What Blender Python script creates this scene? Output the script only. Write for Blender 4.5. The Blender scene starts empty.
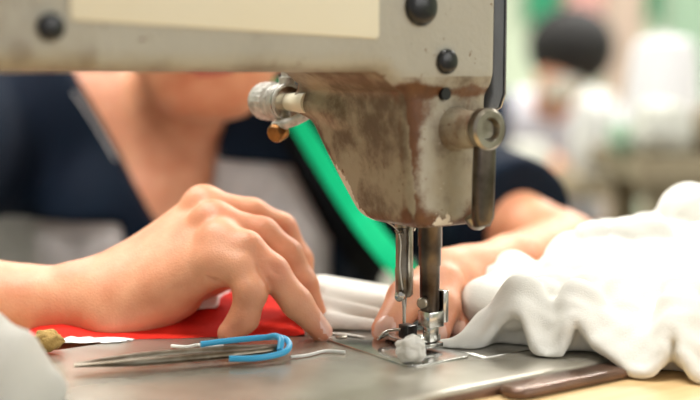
import bpy, bmesh, math, random
import numpy as np
from mathutils import Vector, Matrix
from mathutils.bvhtree import BVHTree
random.seed(4); rng = np.random.default_rng(4)
scene = bpy.context.scene
COL = scene.collection
Z0 = .80                      # height of the machine bed above the floor
FP, CAMH, CAMD = 1200.0, .1393, .60
PITCH = math.atan(130/1200)
TH = math.radians(35); CT, ST = math.cos(TH), math.sin(TH)
NX = .0275                    # needle position on x; y = 0, bed top z = 0 while building

# ------------------------------------------------------------------ measuring
def P(px, py, d):
    """point at forward distance d from the viewpoint that was measured at px, py"""
    u = (px-350)/FP; v = (200-py)/FP
    y = math.cos(PITCH)+v*math.sin(PITCH); z = -math.sin(PITCH)+v*math.cos(PITCH)
    t = d/y
    return Vector((u*t, d-CAMD, CAMH+z*t))
def ray(px, py):
    u = (px-350)/FP; v = (200-py)/FP
    return Vector((0, -CAMD, CAMH)), Vector((u, math.cos(PITCH)+v*math.sin(PITCH), -math.sin(PITCH)+v*math.cos(PITCH))).normalized()
def M2W(lx, ly, z): return Vector((NX+lx*CT-ly*ST, lx*ST+ly*CT, z))

# ------------------------------------------------------------------ materials
def hexc(r, g, b):
    f = lambda c: ((c/255+.055)/1.055)**2.4 if c/255 > .04045 else c/255/12.92
    return (f(r), f(g), f(b), 1)
def newmat(name):
    m = bpy.data.materials.new(name); m.use_nodes = True
    nt = m.node_tree
    return m, nt, nt.nodes['Principled BSDF']
def mat(name, rgb, rough=.5, metal=0, var=.0, vscale=20, bump=0, bscale=200, rgb2=None, sss=0, sheen=0, coat=0, detail=4, aniso=None, spec=None):
    m, nt, b = newmat(name)
    c = hexc(*rgb)
    b.inputs['Roughness'].default_value = rough; b.inputs['Metallic'].default_value = metal
    b.inputs['Base Color'].default_value = c
    if spec is not None: b.inputs['Specular IOR Level'].default_value = spec
    if coat: b.inputs['Coat Weight'].default_value = coat; b.inputs['Coat Roughness'].default_value = .15
    if sheen: b.inputs['Sheen Weight'].default_value = sheen
    if sss:
        b.inputs['Subsurface Weight'].default_value = sss; b.inputs['Subsurface Scale'].default_value = .006
        b.inputs['Subsurface Radius'].default_value = (1, .35, .2)
    tc = nt.nodes.new('ShaderNodeTexCoord')
    if rgb2 or var:
        n = nt.nodes.new('ShaderNodeTexNoise'); n.inputs['Scale'].default_value = vscale; n.inputs['Detail'].default_value = detail
        mp = nt.nodes.new('ShaderNodeMapping'); nt.links.new(tc.outputs['Object'], mp.inputs[0]); nt.links.new(mp.outputs[0], n.inputs[0])
        if aniso: mp.inputs['Scale'].default_value = aniso
        r = nt.nodes.new('ShaderNodeValToRGB')
        c2 = hexc(*rgb2) if rgb2 else tuple(x*(1-var) for x in c[:3])+(1,)
        r.color_ramp.elements[0].position = .35; r.color_ramp.elements[1].position = .68
        r.color_ramp.elements[0].color = c; r.color_ramp.elements[1].color = c2
        nt.links.new(n.outputs[0], r.inputs[0]); nt.links.new(r.outputs[0], b.inputs['Base Color'])
    if bump:
        n = nt.nodes.new('ShaderNodeTexNoise'); n.inputs['Scale'].default_value = bscale; n.inputs['Detail'].default_value = 3
        bp = nt.nodes.new('ShaderNodeBump'); bp.inputs['Strength'].default_value = bump; bp.inputs['Distance'].default_value = .001
        nt.links.new(tc.outputs['Object'], n.inputs[0]); nt.links.new(n.outputs[0], bp.inputs['Height']); nt.links.new(bp.outputs[0], b.inputs['Normal'])
    return m

def skin_mat(name, a, b2):
    m, nt, b = newmat(name)
    tc = nt.nodes.new('ShaderNodeTexCoord')
    n = nt.nodes.new('ShaderNodeTexNoise'); n.inputs['Scale'].default_value = 45; n.inputs['Detail'].default_value = 3
    r = nt.nodes.new('ShaderNodeValToRGB'); r.color_ramp.elements[0].color = hexc(*a); r.color_ramp.elements[1].color = hexc(*b2)
    r.color_ramp.elements[0].position = .35; r.color_ramp.elements[1].position = .65
    at = nt.nodes.new('ShaderNodeAttribute'); at.attribute_name = 'flush'
    mx = nt.nodes.new('ShaderNodeMix'); mx.data_type = 'RGBA'; mx.inputs['B'].default_value = hexc(214, 128, 104)
    nt.links.new(tc.outputs['Object'], n.inputs[0]); nt.links.new(n.outputs[0], r.inputs[0])
    nt.links.new(at.outputs['Fac'], mx.inputs['Factor']); nt.links.new(r.outputs[0], mx.inputs['A']); nt.links.new(mx.outputs['Result'], b.inputs['Base Color'])
    b.inputs['Roughness'].default_value = .48
    b.inputs['Subsurface Weight'].default_value = .25; b.inputs['Subsurface Scale'].default_value = .004
    b.inputs['Subsurface Radius'].default_value = (1, .35, .2)
    n2 = nt.nodes.new('ShaderNodeTexNoise'); n2.inputs['Scale'].default_value = 700; n2.inputs['Detail'].default_value = 2
    v = nt.nodes.new('ShaderNodeTexVoronoi'); v.inputs['Scale'].default_value = 900
    nt.links.new(tc.outputs['Object'], n2.inputs[0]); nt.links.new(tc.outputs['Object'], v.inputs['Vector'])
    ad = nt.nodes.new('ShaderNodeMath'); ad.operation = 'ADD'; nt.links.new(n2.outputs[0], ad.inputs[0]); nt.links.new(v.outputs['Distance'], ad.inputs[1])
    bp = nt.nodes.new('ShaderNodeBump'); bp.inputs['Strength'].default_value = .25; bp.inputs['Distance'].default_value = .0004
    nt.links.new(ad.outputs[0], bp.inputs['Height']); nt.links.new(bp.outputs[0], b.inputs['Normal'])
    return m

def cast_mat():
    """worn beige enamel over cast iron; rust, dirt, painted shade and flaking follow the 'wear' attribute"""
    m, nt, b = newmat('worn_enamel')
    L = nt.links.new; N = nt.nodes.new
    tc = N('ShaderNodeTexCoord'); at = N('ShaderNodeAttribute'); at.attribute_name = 'wear_shade'
    sep = N('ShaderNodeSeparateColor'); L(at.outputs['Color'], sep.inputs[0])
    def noise(s, d=6, rgh=.6):
        n = N('ShaderNodeTexNoise'); n.inputs['Scale'].default_value = s; n.inputs['Detail'].default_value = d; n.inputs['Roughness'].default_value = rgh
        L(tc.outputs['Object'], n.inputs[0]); return n.outputs[0]
    def mixc(f, a, bcol):
        x = N('ShaderNodeMix'); x.data_type = 'RGBA'
        L(f, x.inputs['Factor'])
        if isinstance(a, tuple): x.inputs['A'].default_value = a
        else: L(a, x.inputs['A'])
        if isinstance(bcol, tuple): x.inputs['B'].default_value = bcol
        else: L(bcol, x.inputs['B'])
        return x.outputs['Result']
    def thr(attr, nz, lo, hi):     # smoothstep(attr + (noise-.5))
        a1 = N('ShaderNodeMath'); a1.operation = 'ADD'; L(attr, a1.inputs[0]); L(nz, a1.inputs[1])
        r = N('ShaderNodeMapRange'); r.interpolation_type = 'SMOOTHSTEP'; r.inputs['From Min'].default_value = lo; r.inputs['From Max'].default_value = hi
        L(a1.outputs[0], r.inputs['Value']); return r.outputs[0]
    base = mixc(noise(14), hexc(182, 178, 164), hexc(164, 158, 142))
    grime_shade = thr(sep.outputs[1], noise(38), .72, 1.25)
    c = mixc(grime_shade, base, mixc(thr(noise(16), noise(55), .86, 1.16), hexc(160, 149, 126), hexc(98, 80, 60)))
    rust = thr(sep.outputs[0], noise(75, 8, .7), .85, 1.2)
    c = mixc(rust, c, mixc(noise(140), hexc(122, 78, 42), hexc(70, 45, 30)))
    fl = thr(sep.outputs[2], noise(150, 5, .65), 1.06, 1.14)
    c = mixc(fl, c, hexc(226, 218, 204))
    sp = thr(noise(130), noise(380), 1.20, 1.32)
    c = mixc(sp, c, hexc(112, 84, 58))
    L(c, b.inputs['Base Color'])
    b.inputs['Roughness'].default_value = .42
    bp = N('ShaderNodeBump'); bp.inputs['Strength'].default_value = .35; bp.inputs['Distance'].default_value = .0012
    L(noise(260), bp.inputs['Height']); L(bp.outputs[0], b.inputs['Normal'])
    return m

M = {}
M['enamel'] = cast_mat()
M['panel'] = mat('cream_panel', (230, 223, 200), .45, rgb2=(230, 221, 194), vscale=9)
M['zinc'] = mat('dull_zinc', (214, 212, 206), .5, .55, rgb2=(170, 166, 158), vscale=300, bump=.3, bscale=900)
M['plug'] = mat('black_rubber', (26, 25, 25), .28)
M['grey_plate'] = mat('slate_paint', (96, 101, 108), .65, bump=.3, bscale=500, var=.15, vscale=60)
M['chrome'] = mat('chrome', (205, 203, 198), .2, 1, var=.25, vscale=90)
M['steel'] = mat('worn_steel', (170, 163, 150), .32, 1, rgb2=(112, 100, 84), vscale=70, bump=.2, bscale=400)
M['dark_steel'] = mat('oiled_steel', (112, 102, 92), .28, 1, rgb2=(56, 46, 40), vscale=60)
M['brass'] = mat('old_brass', (150, 108, 62), .4, 1, rgb2=(96, 66, 44), vscale=120)
M['bed'] = mat('polished_bed', (186, 181, 168), .26, .55, rgb2=(160, 153, 138), vscale=26, detail=8, bump=.05, bscale=90)
M['bed_rim'] = mat('bed_rim', (128, 98, 80), .22, .4, rgb2=(84, 64, 54), vscale=30)
M['wood'] = mat('birch_table', (222, 190, 140), .42, rgb2=(206, 172, 122), vscale=9, aniso=(1, 14, 1), bump=.05)
M['iron'] = mat('table_iron', (70, 76, 76), .5, .2)
M['skin'] = skin_mat('skin', (226, 164, 128), (212, 142, 106))
M['nail'] = mat('fingernail', (236, 190, 172), .22, sss=.2)
M['hair'] = mat('black_hair', (16, 13, 12), .75, bump=.9, bscale=160, aniso=(1, 1, .1))
M['lips'] = mat('lips', (190, 104, 92), .4, sss=.2)
M['eye'] = mat('eye_dark', (34, 22, 18), .15)
M['navy'] = mat('navy_cotton', (6, 24, 42), .85, bump=.5, bscale=900, rgb2=(8, 20, 38), vscale=18, sheen=.0, spec=.2)
M['greycloth'] = mat('heather_jersey', (206, 202, 202), .9, bump=.5, bscale=800, rgb2=(184, 180, 181), vscale=60, spec=.2)
M['black'] = mat('black_cotton', (10, 10, 13), .9, bump=.4, bscale=700, spec=.15)
M['green'] = mat('green_webbing', (0, 232, 160), .6, bump=.4, bscale=900, rgb2=(0, 222, 150), vscale=40, spec=.25)
M['denim'] = mat('dark_trousers', (36, 40, 54), .9)
M['fleece'] = mat('white_fleece', (227, 225, 218), .95, bump=.5, bscale=1500, rgb2=(222, 220, 212), vscale=50, sheen=.0, spec=.15)
M['red'] = mat('red_cotton', (224, 46, 30), .8, rgb2=(206, 36, 24), vscale=60, bump=.4, bscale=800, spec=.2)
M['white'] = mat('white_cotton', (238, 238, 236), .9, bump=.4, bscale=700, spec=.2)
M['blue'] = mat('blue_vinyl', (62, 172, 220), .35)
M['thread'] = mat('white_thread', (240, 238, 232), .7, bump=.5, bscale=2000)
M['tan'] = mat('tan_lint', (178, 146, 86), .95, bump=.8, bscale=900)

# ------------------------------------------------------------------ mesh helpers
def link_obj(name, me, m=None, parent=None, smooth=True):
    o = bpy.data.objects.new(name, me); COL.objects.link(o)
    if m is not None:
        for x in (m if isinstance(m, (list, tuple)) else [m]): me.materials.append(x)
    if smooth: me.polygons.foreach_set('use_smooth', [True]*len(me.polygons))
    if parent: o.parent = parent
    return o
def obj(name, bm, m, parent=None, smooth=True, sharp=40):
    bmesh.ops.recalc_face_normals(bm, faces=bm.faces)
    me = bpy.data.meshes.new(name); bm.to_mesh(me); bm.free()
    o = link_obj(name, me, m, parent, smooth)
    if smooth: me.set_sharp_from_angle(angle=math.radians(sharp))
    return o
def tag(o, label=None, cat=None, group=None, kind=None):
    if label: o['label'] = label
    if cat: o['category'] = cat
    if group: o['group'] = group
    if kind: o['kind'] = kind
    return o
def empty(name, loc, rz=0, **k):
    o = bpy.data.objects.new(name, None); COL.objects.link(o); o.location = loc; o.rotation_euler.z = rz
    o.empty_display_size = .02
    return tag(o, **k)
def BM(): return bmesh.new()
def rebase(o):
    """origin of a one-mesh thing to the middle of its base"""
    me = o.data; n = len(me.vertices); co = np.empty(n*3, 'f'); me.vertices.foreach_get('co', co); co = co.reshape(-1, 3)
    c = (co.min(0)+co.max(0))/2; c[2] = co[:, 2].min()
    me.vertices.foreach_set('co', (co-c).ravel()); me.update(); o.location = Vector(c.tolist())+o.location
    return o
def box(bm, lo, hi, bev=0, mtx=None, seg=2):
    r = bmesh.ops.create_cube(bm, size=1); vs = r['verts']
    for v in vs:
        v.co = Vector([(lo[i]+hi[i])/2+v.co[i]*(hi[i]-lo[i]) for i in range(3)])
    if bev:
        es = list({e for v in vs for e in v.link_edges})
        r2 = bmesh.ops.bevel(bm, geom=es, offset=bev, segments=seg, affect='EDGES', profile=.5)
        vs = list({v for f in r2['faces'] for v in f.verts} | {v for v in vs if v.is_valid})
        if mtx:
            seen = set(); st = [v for v in vs if v.is_valid]
            while st:
                v = st.pop()
                if v in seen: continue
                seen.add(v); st += [e.other_vert(v) for e in v.link_edges]
            vs = seen
    if mtx:
        for v in vs: v.co = mtx @ v.co
def frame(d):
    d = d.normalized(); up = Vector((0, 0, 1)) if abs(d.z) < .9 else Vector((0, 1, 0))
    a = d.cross(up).normalized(); return a, d.cross(a).normalized()
def tube(bm, pts, rad, n=12, caps=True, closed=False, flat=None):
    pts = [Vector(p) for p in pts]; N = len(pts)
    if not isinstance(rad, (list, tuple)): rad = [rad]*N
    rings = []; a = None
    for i, p in enumerate(pts):
        if closed: t = pts[(i+1) % N]-pts[i-1]
        else: t = pts[min(i+1, N-1)]-pts[max(i-1, 0)]
        t.normalize()
        if a is None: a, b = frame(t)
        else:
            a = (a-t*a.dot(t)).normalized(); b = t.cross(a)
        ring = []
        for k in range(n):
            q = 2*math.pi*k/n
            ring.append(bm.verts.new(p+(a*math.cos(q)+b*math.sin(q)*(flat or 1))*rad[i]))
        rings.append(ring)
    for i in range(N if closed else N-1):
        r0, r1 = rings[i], rings[(i+1) % N]
        for k in range(n): bm.faces.new((r0[k], r0[(k+1) % n], r1[(k+1) % n], r1[k]))
    if caps and not closed:
        bm.faces.new(rings[0][::-1]); bm.faces.new(rings[-1])
def lathe(bm, a, axis, prof, n=32, sx=1):
    """prof = [(distance along axis, radius)]"""
    a = Vector(a); axis = Vector(axis).normalized(); u, w = frame(axis)
    rings = []
    for t, r in prof:
        if r < 1e-6: rings.append([bm.verts.new(a+axis*t)])
        else: rings.append([bm.verts.new(a+axis*t+(u*math.cos(2*math.pi*k/n)*sx+w*math.sin(2*math.pi*k/n))*r) for k in range(n)])
    for r0, r1 in zip(rings, rings[1:]):
        for k in range(n):
            k2 = (k+1) % n
            if len(r0) == 1 and len(r1) == 1: continue
            if len(r0) == 1: bm.faces.new((r0[0], r1[k2], r1[k]))
            elif len(r1) == 1: bm.faces.new((r0[k], r0[k2], r1[0]))
            else: bm.faces.new((r0[k], r0[k2], r1[k2], r1[k]))
    if len(rings[0]) > 1: bm.faces.new(rings[0][::-1])
    if len(rings[-1]) > 1: bm.faces.new(rings[-1])
def prism(bm, poly, lo, hi, fn, bev=0):
    """poly 2-d outline pushed from lo to hi; fn(u, v, w) -> point"""
    a = [bm.verts.new(fn(u, v, lo)) for u, v in poly]; b = [bm.verts.new(fn(u, v, hi)) for u, v in poly]
    fs = [bm.faces.new(a[::-1]), bm.faces.new(b)]
    n = len(poly)
    for k in range(n): fs.append(bm.faces.new((a[k], a[(k+1) % n], b[(k+1) % n], b[k])))
    if bev:
        bmesh.ops.recalc_face_normals(bm, faces=fs)
        es = list({e for f in fs[:2] for e in f.edges})
        bmesh.ops.bevel(bm, geom=es, offset=bev, segments=3, affect='EDGES', profile=.5)
def spline(pts, n=8):
    pts = [Vector(p) for p in pts]; out = []
    for i in range(len(pts)-1):
        p0 = pts[max(i-1, 0)]; p1 = pts[i]; p2 = pts[i+1]; p3 = pts[min(i+2, len(pts)-1)]
        for k in range(n):
            t = k/n
            out.append(.5*((2*p1)+(p2-p0)*t+(2*p0-5*p1+4*p2-p3)*t*t+(3*p1-p0-3*p2+p3)*t**3))
    out.append(pts[-1]); return out

# ------------------------------------------------------------------ distance fields -> one continuous mesh
def axis_pts(segs):
    """[(lo, hi, step), ...] joined into one list of grid positions"""
    out = []
    for lo, hi, st in segs:
        n = max(1, round((hi-lo)/st)); out += list(np.linspace(lo, hi, n, endpoint=False))
    out.append(segs[-1][1]); return np.array(out, 'f')
class Field:
    def __init__(s, X, Y, Z):
        s.X, s.Y, s.Z = X, Y, Z
        s.D = np.full((len(X), len(Y), len(Z)), .2, 'f')
    def sub(s, lo, hi):
        sl = []
        for A, a, b in zip((s.X, s.Y, s.Z), lo, hi):
            i = max(0, np.searchsorted(A, a)-1); j = min(len(A), np.searchsorted(A, b)+1)
            if j <= i: return None
            sl.append(slice(i, j))
        return tuple(sl)
    def grid(s, sl):
        return (s.X[sl[0]][:, None, None], s.Y[sl[1]][None, :, None], s.Z[sl[2]][None, None, :])
    def apply(s, lo, hi, fn, k, op='u'):
        sl = s.sub(lo, hi)
        if sl is None: return
        g = s.grid(sl); d = fn(*g); D = s.D[sl]
        kk = k(*g) if callable(k) else k
        if op == 's': D2 = -D
        else: D2 = D
        h = np.clip(.5+.5*(D2-d)/kk, 0, 1)
        r = D2*(1-h)+d*h-kk*h*(1-h)
        s.D[sl] = -r if op == 's' else r
    def cap(s, a, b, ra, rb=None, k=.005, op='u', kfun=None):
        rb = ra if rb is None else rb
        a = np.array(a, 'f'); b = np.array(b, 'f'); m = max(ra, rb)+k+.016+max(0, .6*k)
        def fn(x, y, z):
            ba = b-a; L = float(ba@ba)+1e-12
            t = np.clip(((x-a[0])*ba[0]+(y-a[1])*ba[1]+(z-a[2])*ba[2])/L, 0, 1)
            return np.sqrt((x-a[0]-t*ba[0])**2+(y-a[1]-t*ba[1])**2+(z-a[2]-t*ba[2])**2)-(ra+(rb-ra)*t)
        s.apply(np.minimum(a, b)-m, np.maximum(a, b)+m, fn, kfun or k, op)
    def ell(s, c, r, k=.01, R=None, op='u'):
        c = np.array(c, 'f'); r = np.array(r, 'f'); m = float(r.max())+k+.016
        Rm = np.array(R, 'f') if R is not None else np.eye(3, dtype='f')   # columns = axes
        def fn(x, y, z):
            dx, dy, dz = x-c[0], y-c[1], z-c[2]
            q = [(dx*Rm[0, i]+dy*Rm[1, i]+dz*Rm[2, i]) for i in range(3)]
            k0 = np.sqrt(sum((q[i]/r[i])**2 for i in range(3))); k1 = np.sqrt(sum((q[i]/r[i]**2)**2 for i in range(3)))+1e-6
            return k0*(k0-1)/k1
        s.apply(c-m, c+m, fn, k, op)
    def chain(s, pts, rads, k=.004, root=None, kroot=.012, rr=.022):
        """joints of one finger; blends widely only near its root"""
        kf = None
        if root is not None:
            rt = np.array(root, 'f')
            def kf(x, y, z):
                dd = np.sqrt((x-rt[0])**2+(y-rt[1])**2+(z-rt[2])**2)
                return np.clip(kroot*(1-dd/rr), .0012, kroot)
        # the chain is its own small field, so that joints blend but neighbours do not
        A = np.array([list(p) for p in pts], 'f'); m = max(rads)+.02
        sl = s.sub(A.min(0)-m, A.max(0)+m)
        if sl is None: return
        x, y, z = s.grid(sl); T = None
        for i in range(len(pts)-1):
            a, b = A[i], A[i+1]; ba = b-a; L = float(ba@ba)+1e-12
            t = np.clip(((x-a[0])*ba[0]+(y-a[1])*ba[1]+(z-a[2])*ba[2])/L, 0, 1)
            d = np.sqrt((x-a[0]-t*ba[0])**2+(y-a[1]-t*ba[1])**2+(z-a[2]-t*ba[2])**2)-(rads[i]+(rads[i+1]-rads[i])*t)
            if T is None: T = d
            else:
                h = np.clip(.5+.5*(T-d)/k, 0, 1); T = T*(1-h)+d*h-k*h*(1-h)
        D = s.D[sl]; kk = kf(x, y, z) if kf else .0015
        h = np.clip(.5+.5*(D-T)/kk, 0, 1)
        s.D[sl] = D*(1-h)+T*h-kk*h*(1-h)
    def cut(s, fn):
        """keep only where fn(x, y, z) < 0"""
        g = (s.X[:, None, None], s.Y[None, :, None], s.Z[None, None, :])
        s.D = np.maximum(s.D, fn(*g).astype('f'))
    def mesh(s):
        D = s.D; D[0], D[-1] = 1, 1; D[:, 0], D[:, -1] = 1, 1; D[:, :, 0], D[:, :, -1] = 1, 1
        I = D < 0; nx, ny, nz = D.shape
        cnt = np.zeros((nx-1, ny-1, nz-1), 'i1')
        for i in (0, 1):
            for j in (0, 1):
                for k in (0, 1): cnt += I[i:nx-1+i, j:ny-1+j, k:nz-1+k]
        act = np.argwhere((cnt > 0) & (cnt < 8))
        idx = -np.ones(cnt.shape, 'i4'); idx[tuple(act.T)] = np.arange(len(act))
        acc = np.zeros((len(act), 3)); n = np.zeros(len(act))
        cs = [(i, j, k) for i in (0, 1) for j in (0, 1) for k in (0, 1)]
        A = (s.X, s.Y, s.Z)
        for c0 in cs:
            for ax in range(3):
                if c0[ax]: continue
                c1 = list(c0); c1[ax] = 1
                p0 = act+np.array(c0); p1 = act+np.array(c1)
                d0 = D[tuple(p0.T)]; d1 = D[tuple(p1.T)]
                m = (d0 < 0) != (d1 < 0)
                t = np.where(m, d0/(d0-d1+1e-12), 0)
                q0 = np.stack([A[i][p0[:, i]] for i in range(3)], 1); q1 = np.stack([A[i][p1[:, i]] for i in range(3)], 1)
                acc += np.where(m[:, None], q0+(q1-q0)*t[:, None], 0); n += m
        V = acc/n[:, None]
        Q = []
        for ax in range(3):
            u, w = [(1, 2), (2, 0), (0, 1)][ax]
            sa = [slice(None)]*3; sb = [slice(None)]*3; sa[ax] = slice(0, -1); sb[ax] = slice(1, None)
            for q in (u, w): sa[q] = slice(1, -1); sb[q] = slice(1, -1)
            a, b = I[tuple(sa)], I[tuple(sb)]
            for cond, flip in ((a & ~b, False), (~a & b, True)):
                e = np.argwhere(cond); 
                if not len(e): continue
                e[:, u] += 1; e[:, w] += 1
                def cell(du, dw):
                    f = e.copy(); f[:, u] += du; f[:, w] += dw; return idx[tuple(f.T)]
                q = np.stack([cell(-1, -1), cell(0, -1), cell(0, 0), cell(-1, 0)], 1)
                Q.append(q[:, ::-1] if flip else q)
        return V, np.concatenate(Q)
def relax(V, Q, it=2, lam=.5):
    e = np.concatenate([Q[:, [0, 1]], Q[:, [1, 2]], Q[:, [2, 3]], Q[:, [3, 0]]])
    for _ in range(it):
        S = np.zeros_like(V); c = np.zeros(len(V))
        for a, b in ((0, 1), (1, 0)):
            for j in range(3): S[:, j] += np.bincount(e[:, a], V[e[:, b], j], len(V))
            c += np.bincount(e[:, a], minlength=len(V))
        V = V+(S/c[:, None]-V)*lam
    return V
def np_mesh(name, V, Q, m, parent=None):
    me = bpy.data.meshes.new(name)
    me.vertices.add(len(V)); me.vertices.foreach_set('co', V.astype('f').ravel())
    me.loops.add(Q.size); me.loops.foreach_set('vertex_index', Q.astype('i4').ravel())
    me.polygons.add(len(Q)); me.polygons.foreach_set('loop_start', np.arange(0, Q.size, 4, dtype='i4'))
    try: me.polygons.foreach_set('loop_total', np.full(len(Q), 4, 'i4'))
    except Exception: pass
    me.update(calc_edges=True); me.validate()
    return link_obj(name, me, m, parent)
def bvh_of(V, Q): return BVHTree.FromPolygons([tuple(v) for v in V.tolist()], [tuple(q) for q in Q.tolist()])

# ================================================================== ROOM
room = []
def struct(name, lo, hi, m):
    bm = BM(); box(bm, lo, hi); return tag(obj(name, bm, m, smooth=False), kind='structure')
M['floor'] = mat('concrete_floor', (150, 146, 138), .6, rgb2=(136, 132, 124), vscale=3)
M['wallpaint'] = mat('pale_green_wall', (206, 218, 194), .85, rgb2=(200, 212, 188), vscale=1)
M['ceil'] = mat('white_ceiling', (238, 238, 234), .9)
FZ = -Z0
struct('floor', (-5, -3, FZ-.1), (5, 6.1, FZ), M['floor'])
struct('wall_back', (-5, 6, FZ), (5, 6.1, 2.4), M['wallpaint'])
struct('wall_left', (-5.1, -3, FZ), (-5, 6.1, 2.4), M['wallpaint'])
struct('wall_right', (5, -3, FZ), (5.1, 6.1, 2.4), M['wallpaint'])
struct('ceiling', (-5, -3, 2.4), (5, 6.1, 2.5), M['ceil'])

# ================================================================== SEWING MACHINE
mach = empty('sewing_machine', (NX, 0, 0), TH, label='old beige industrial sewing machine with rusty head, set in the wooden table', cat='sewing machine')
# --- arm casting: pillar, arm and head as one casting
F = Field(axis_pts([(-.43, -.21, .004), (-.21, .05, .0013)]), axis_pts([(-.062, .085, .0014)]), axis_pts([(-.012, .26, .0014)]))
def smax(a, b, k):
    h = np.clip(.5-.5*(b-a)/k, 0, 1); return b*(1-h)+a*h+k*h*(1-h)
def head_fn(x, y, z):
    zz = np.clip((z-.064)/(.140-.064), -.3, 1.6)
    left = -.0215-.0085*zz; right = .0190+.0030*zz
    front = .0115+.0535*zz+.004*np.sin(np.clip(zz, 0, 1)*3.14)
    d = smax(left-x, x-right, .006)
    d = smax(d, (y-front)*.80, .010)
    d = smax(d, -.0385-y, .007)
    d = smax(d, .0645-z, .007)
    return np.maximum(d, z-.20)
def rbox(lo, hi, r):
    lo = np.array(lo, 'f'); hi = np.array(hi, 'f'); c = (lo+hi)/2; h = (hi-lo)/2-r
    def fn(x, y, z):
        qx, qy, qz = abs(x-c[0])-h[0], abs(y-c[1])-h[1], abs(z-c[2])-h[2]
        return np.sqrt(np.maximum(qx, 0)**2+np.maximum(qy, 0)**2+np.maximum(qz, 0)**2)+np.minimum(np.maximum(qx, np.maximum(qy, qz)), 0)-r
    return fn
big = lambda: ((-1, -1, -1), (1, 1, 1))
F.apply(*big(), head_fn, .001)
# arm: lower edge level, dropping a little over the head
def arm_fn(x, y, z):
    t = np.clip((x+.046)/.016, 0, 1); t = t*t*(3-2*t)
    low = .1385-.0085*t
    d = smax(abs(y-.004)-.046, low-z, .009)
    d = smax(d, z-.238, .03)
    d = smax(d, x-.0222, .004)
    return np.maximum(d, -.42-x)
F.apply(*big(), arm_fn, .004)
F.apply(*big(), rbox((-.42, -.048, -.001), (-.275, .052, .2), .018), .03)
F.cap((-.0240, .020, .119), (-.0285, .050, .1225), .0060, .0058, .006)
# pocket for the rubber plugs and the oil hole, a shallow seam
for (lx, z, r) in ((-.0069, .1281, .0026),):
    F.cap((lx, -.06, z), (lx, -.03, z), r, r, .0008, op='s')
V, Q = F.mesh(); V = relax(V, Q, 1, .4)
casting = np_mesh('arm_casting', V, Q, M['enamel'], mach)
lx, ly, z = V[:, 0], V[:, 1], V[:, 2]
gs = lambda v, w: np.exp(-(v/w)**2)
left = -.0215-.0085*np.clip((z-.064)/.076, 0, 1)
on_side = (np.abs(lx-left) < .0035) & (ly > -.034) & (z < .138)
inhead = (z < .137)
front = .0115+.0535*np.clip((z-.064)/.076, -.1, 1.2)
rust = np.zeros(len(V)); grime_shade = np.zeros(len(V)); flake = np.zeros(len(V))
rear = (ly < -.036)
rust += .48*gs(z-.1295, .0028)*(lx > -.05)*rear + .16*gs(z-.122, .008)*rear*(lx > -.03)
rust += .45*gs(ly+.0375, .004)*gs(lx+.026, .006)*inhead+.45*gs(ly+.030, .004)*on_side
rust += .55*gs(z-.066, .007)*(z < .085)+.30*on_side*gs(ly-front+.004, .010)+.16*on_side*gs(z-.132, .008)
rust += .50*gs(ly-front, .006)*inhead*(lx < 0)
rust += .24*rear*inhead*np.clip((.0-lx)/.02, 0, 1)+.10*rear*inhead + .45*gs(z-.1385, .0025)*(lx < -.04)*(lx > -.255)*(ly < -.02)
grime_shade += .62*(on_side)+.35*inhead+.55*(z < .138)*(lx < -.0)*(~rear)
grime_shade += .40*gs(z-.1385, .006)*(lx < -.04)+.12*(lx < -.1)+.3*(lx < -.18)*rear  # first term paints the shadow strip along the arm's lower edge
grime_shade += .30*rear*inhead*gs(lx-.002, .018)
rust += .22*gs(lx-.01, .006)*rear*inhead
flake += .72*gs(ly-front+.003, .010)*inhead*np.clip((.108-z)/.02, 0, 1)+.42*rear*inhead*gs(lx+.006, .012)+.25*gs(z-.066, .006)*(z < .09)
wear_shade = np.ones((len(V), 4), 'f'); wear_shade[:, 0] = np.clip(rust, 0, 1); wear_shade[:, 1] = np.clip(grime_shade, 0, 1.0); wear_shade[:, 2] = np.clip(flake, 0, 1)
ca = casting.data.color_attributes.new('wear_shade', 'FLOAT_COLOR', 'POINT'); ca.data.foreach_set('color', wear_shade.ravel())
# --- bed: rounded slab with a rim
def rrect(x0, x1, y0, y1, r, n=8):
    out = []
    for cx, cy, a0 in ((x1-r, y1-r, 0), (x0+r, y1-r, 90), (x0+r, y0+r, 180), (x1-r, y0+r, 270)):
        for k in range(n+1):
            a = math.radians(a0+90*k/n); out.append((cx+r*math.cos(a), cy+r*math.sin(a)))
    return out
bm = BM(); prism(bm, rrect(-.43, .094, -.0815, .0925, .016), -.0098, 0, lambda u, v, w: Vector((u, v, w)), .0016)
obj('bed', bm, M['bed'], mach, sharp=30)
bm = BM(); prism(bm, rrect(-.432, .0965, -.0830, .0945, .017), -.0098, -.0022, lambda u, v, w: Vector((u, v, w)), .0012)
obj('bed_rim', bm, M['bed_rim'], mach, sharp=30)
bm = BM(); prism(bm, rrect(-.012, .106, -.0975, -.0812, .0078), -.0056, -.0006, lambda u, v, w: Vector((u, v, w)), .0022)
obj('hinge_cover', bm, M['bed_rim'], mach, sharp=60)
# slide plate and needle plate let into the bed
bm = BM(); box(bm, (.013, -.045, -.0004), (.088, .060, .0005), .0003); obj('slide_plate', bm, M['chrome'], mach)
bm = BM(); prism(bm, rrect(-.027, .012, -.040, .040, .006), -.0004, .0009, lambda u, v, w: Vector((u, v, w)), .0003)
npl = obj('needle_plate', bm, M['chrome'], mach)
for yy in (-.03, .03):
    bm = BM(); lathe(bm, (-.018, yy, .0008), (0, 0, 1), [(0, .0032), (.0006, .0032), (.0009, .0026), (.0009, 0)], 20); obj('screw', bm, M['steel'], npl)
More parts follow.
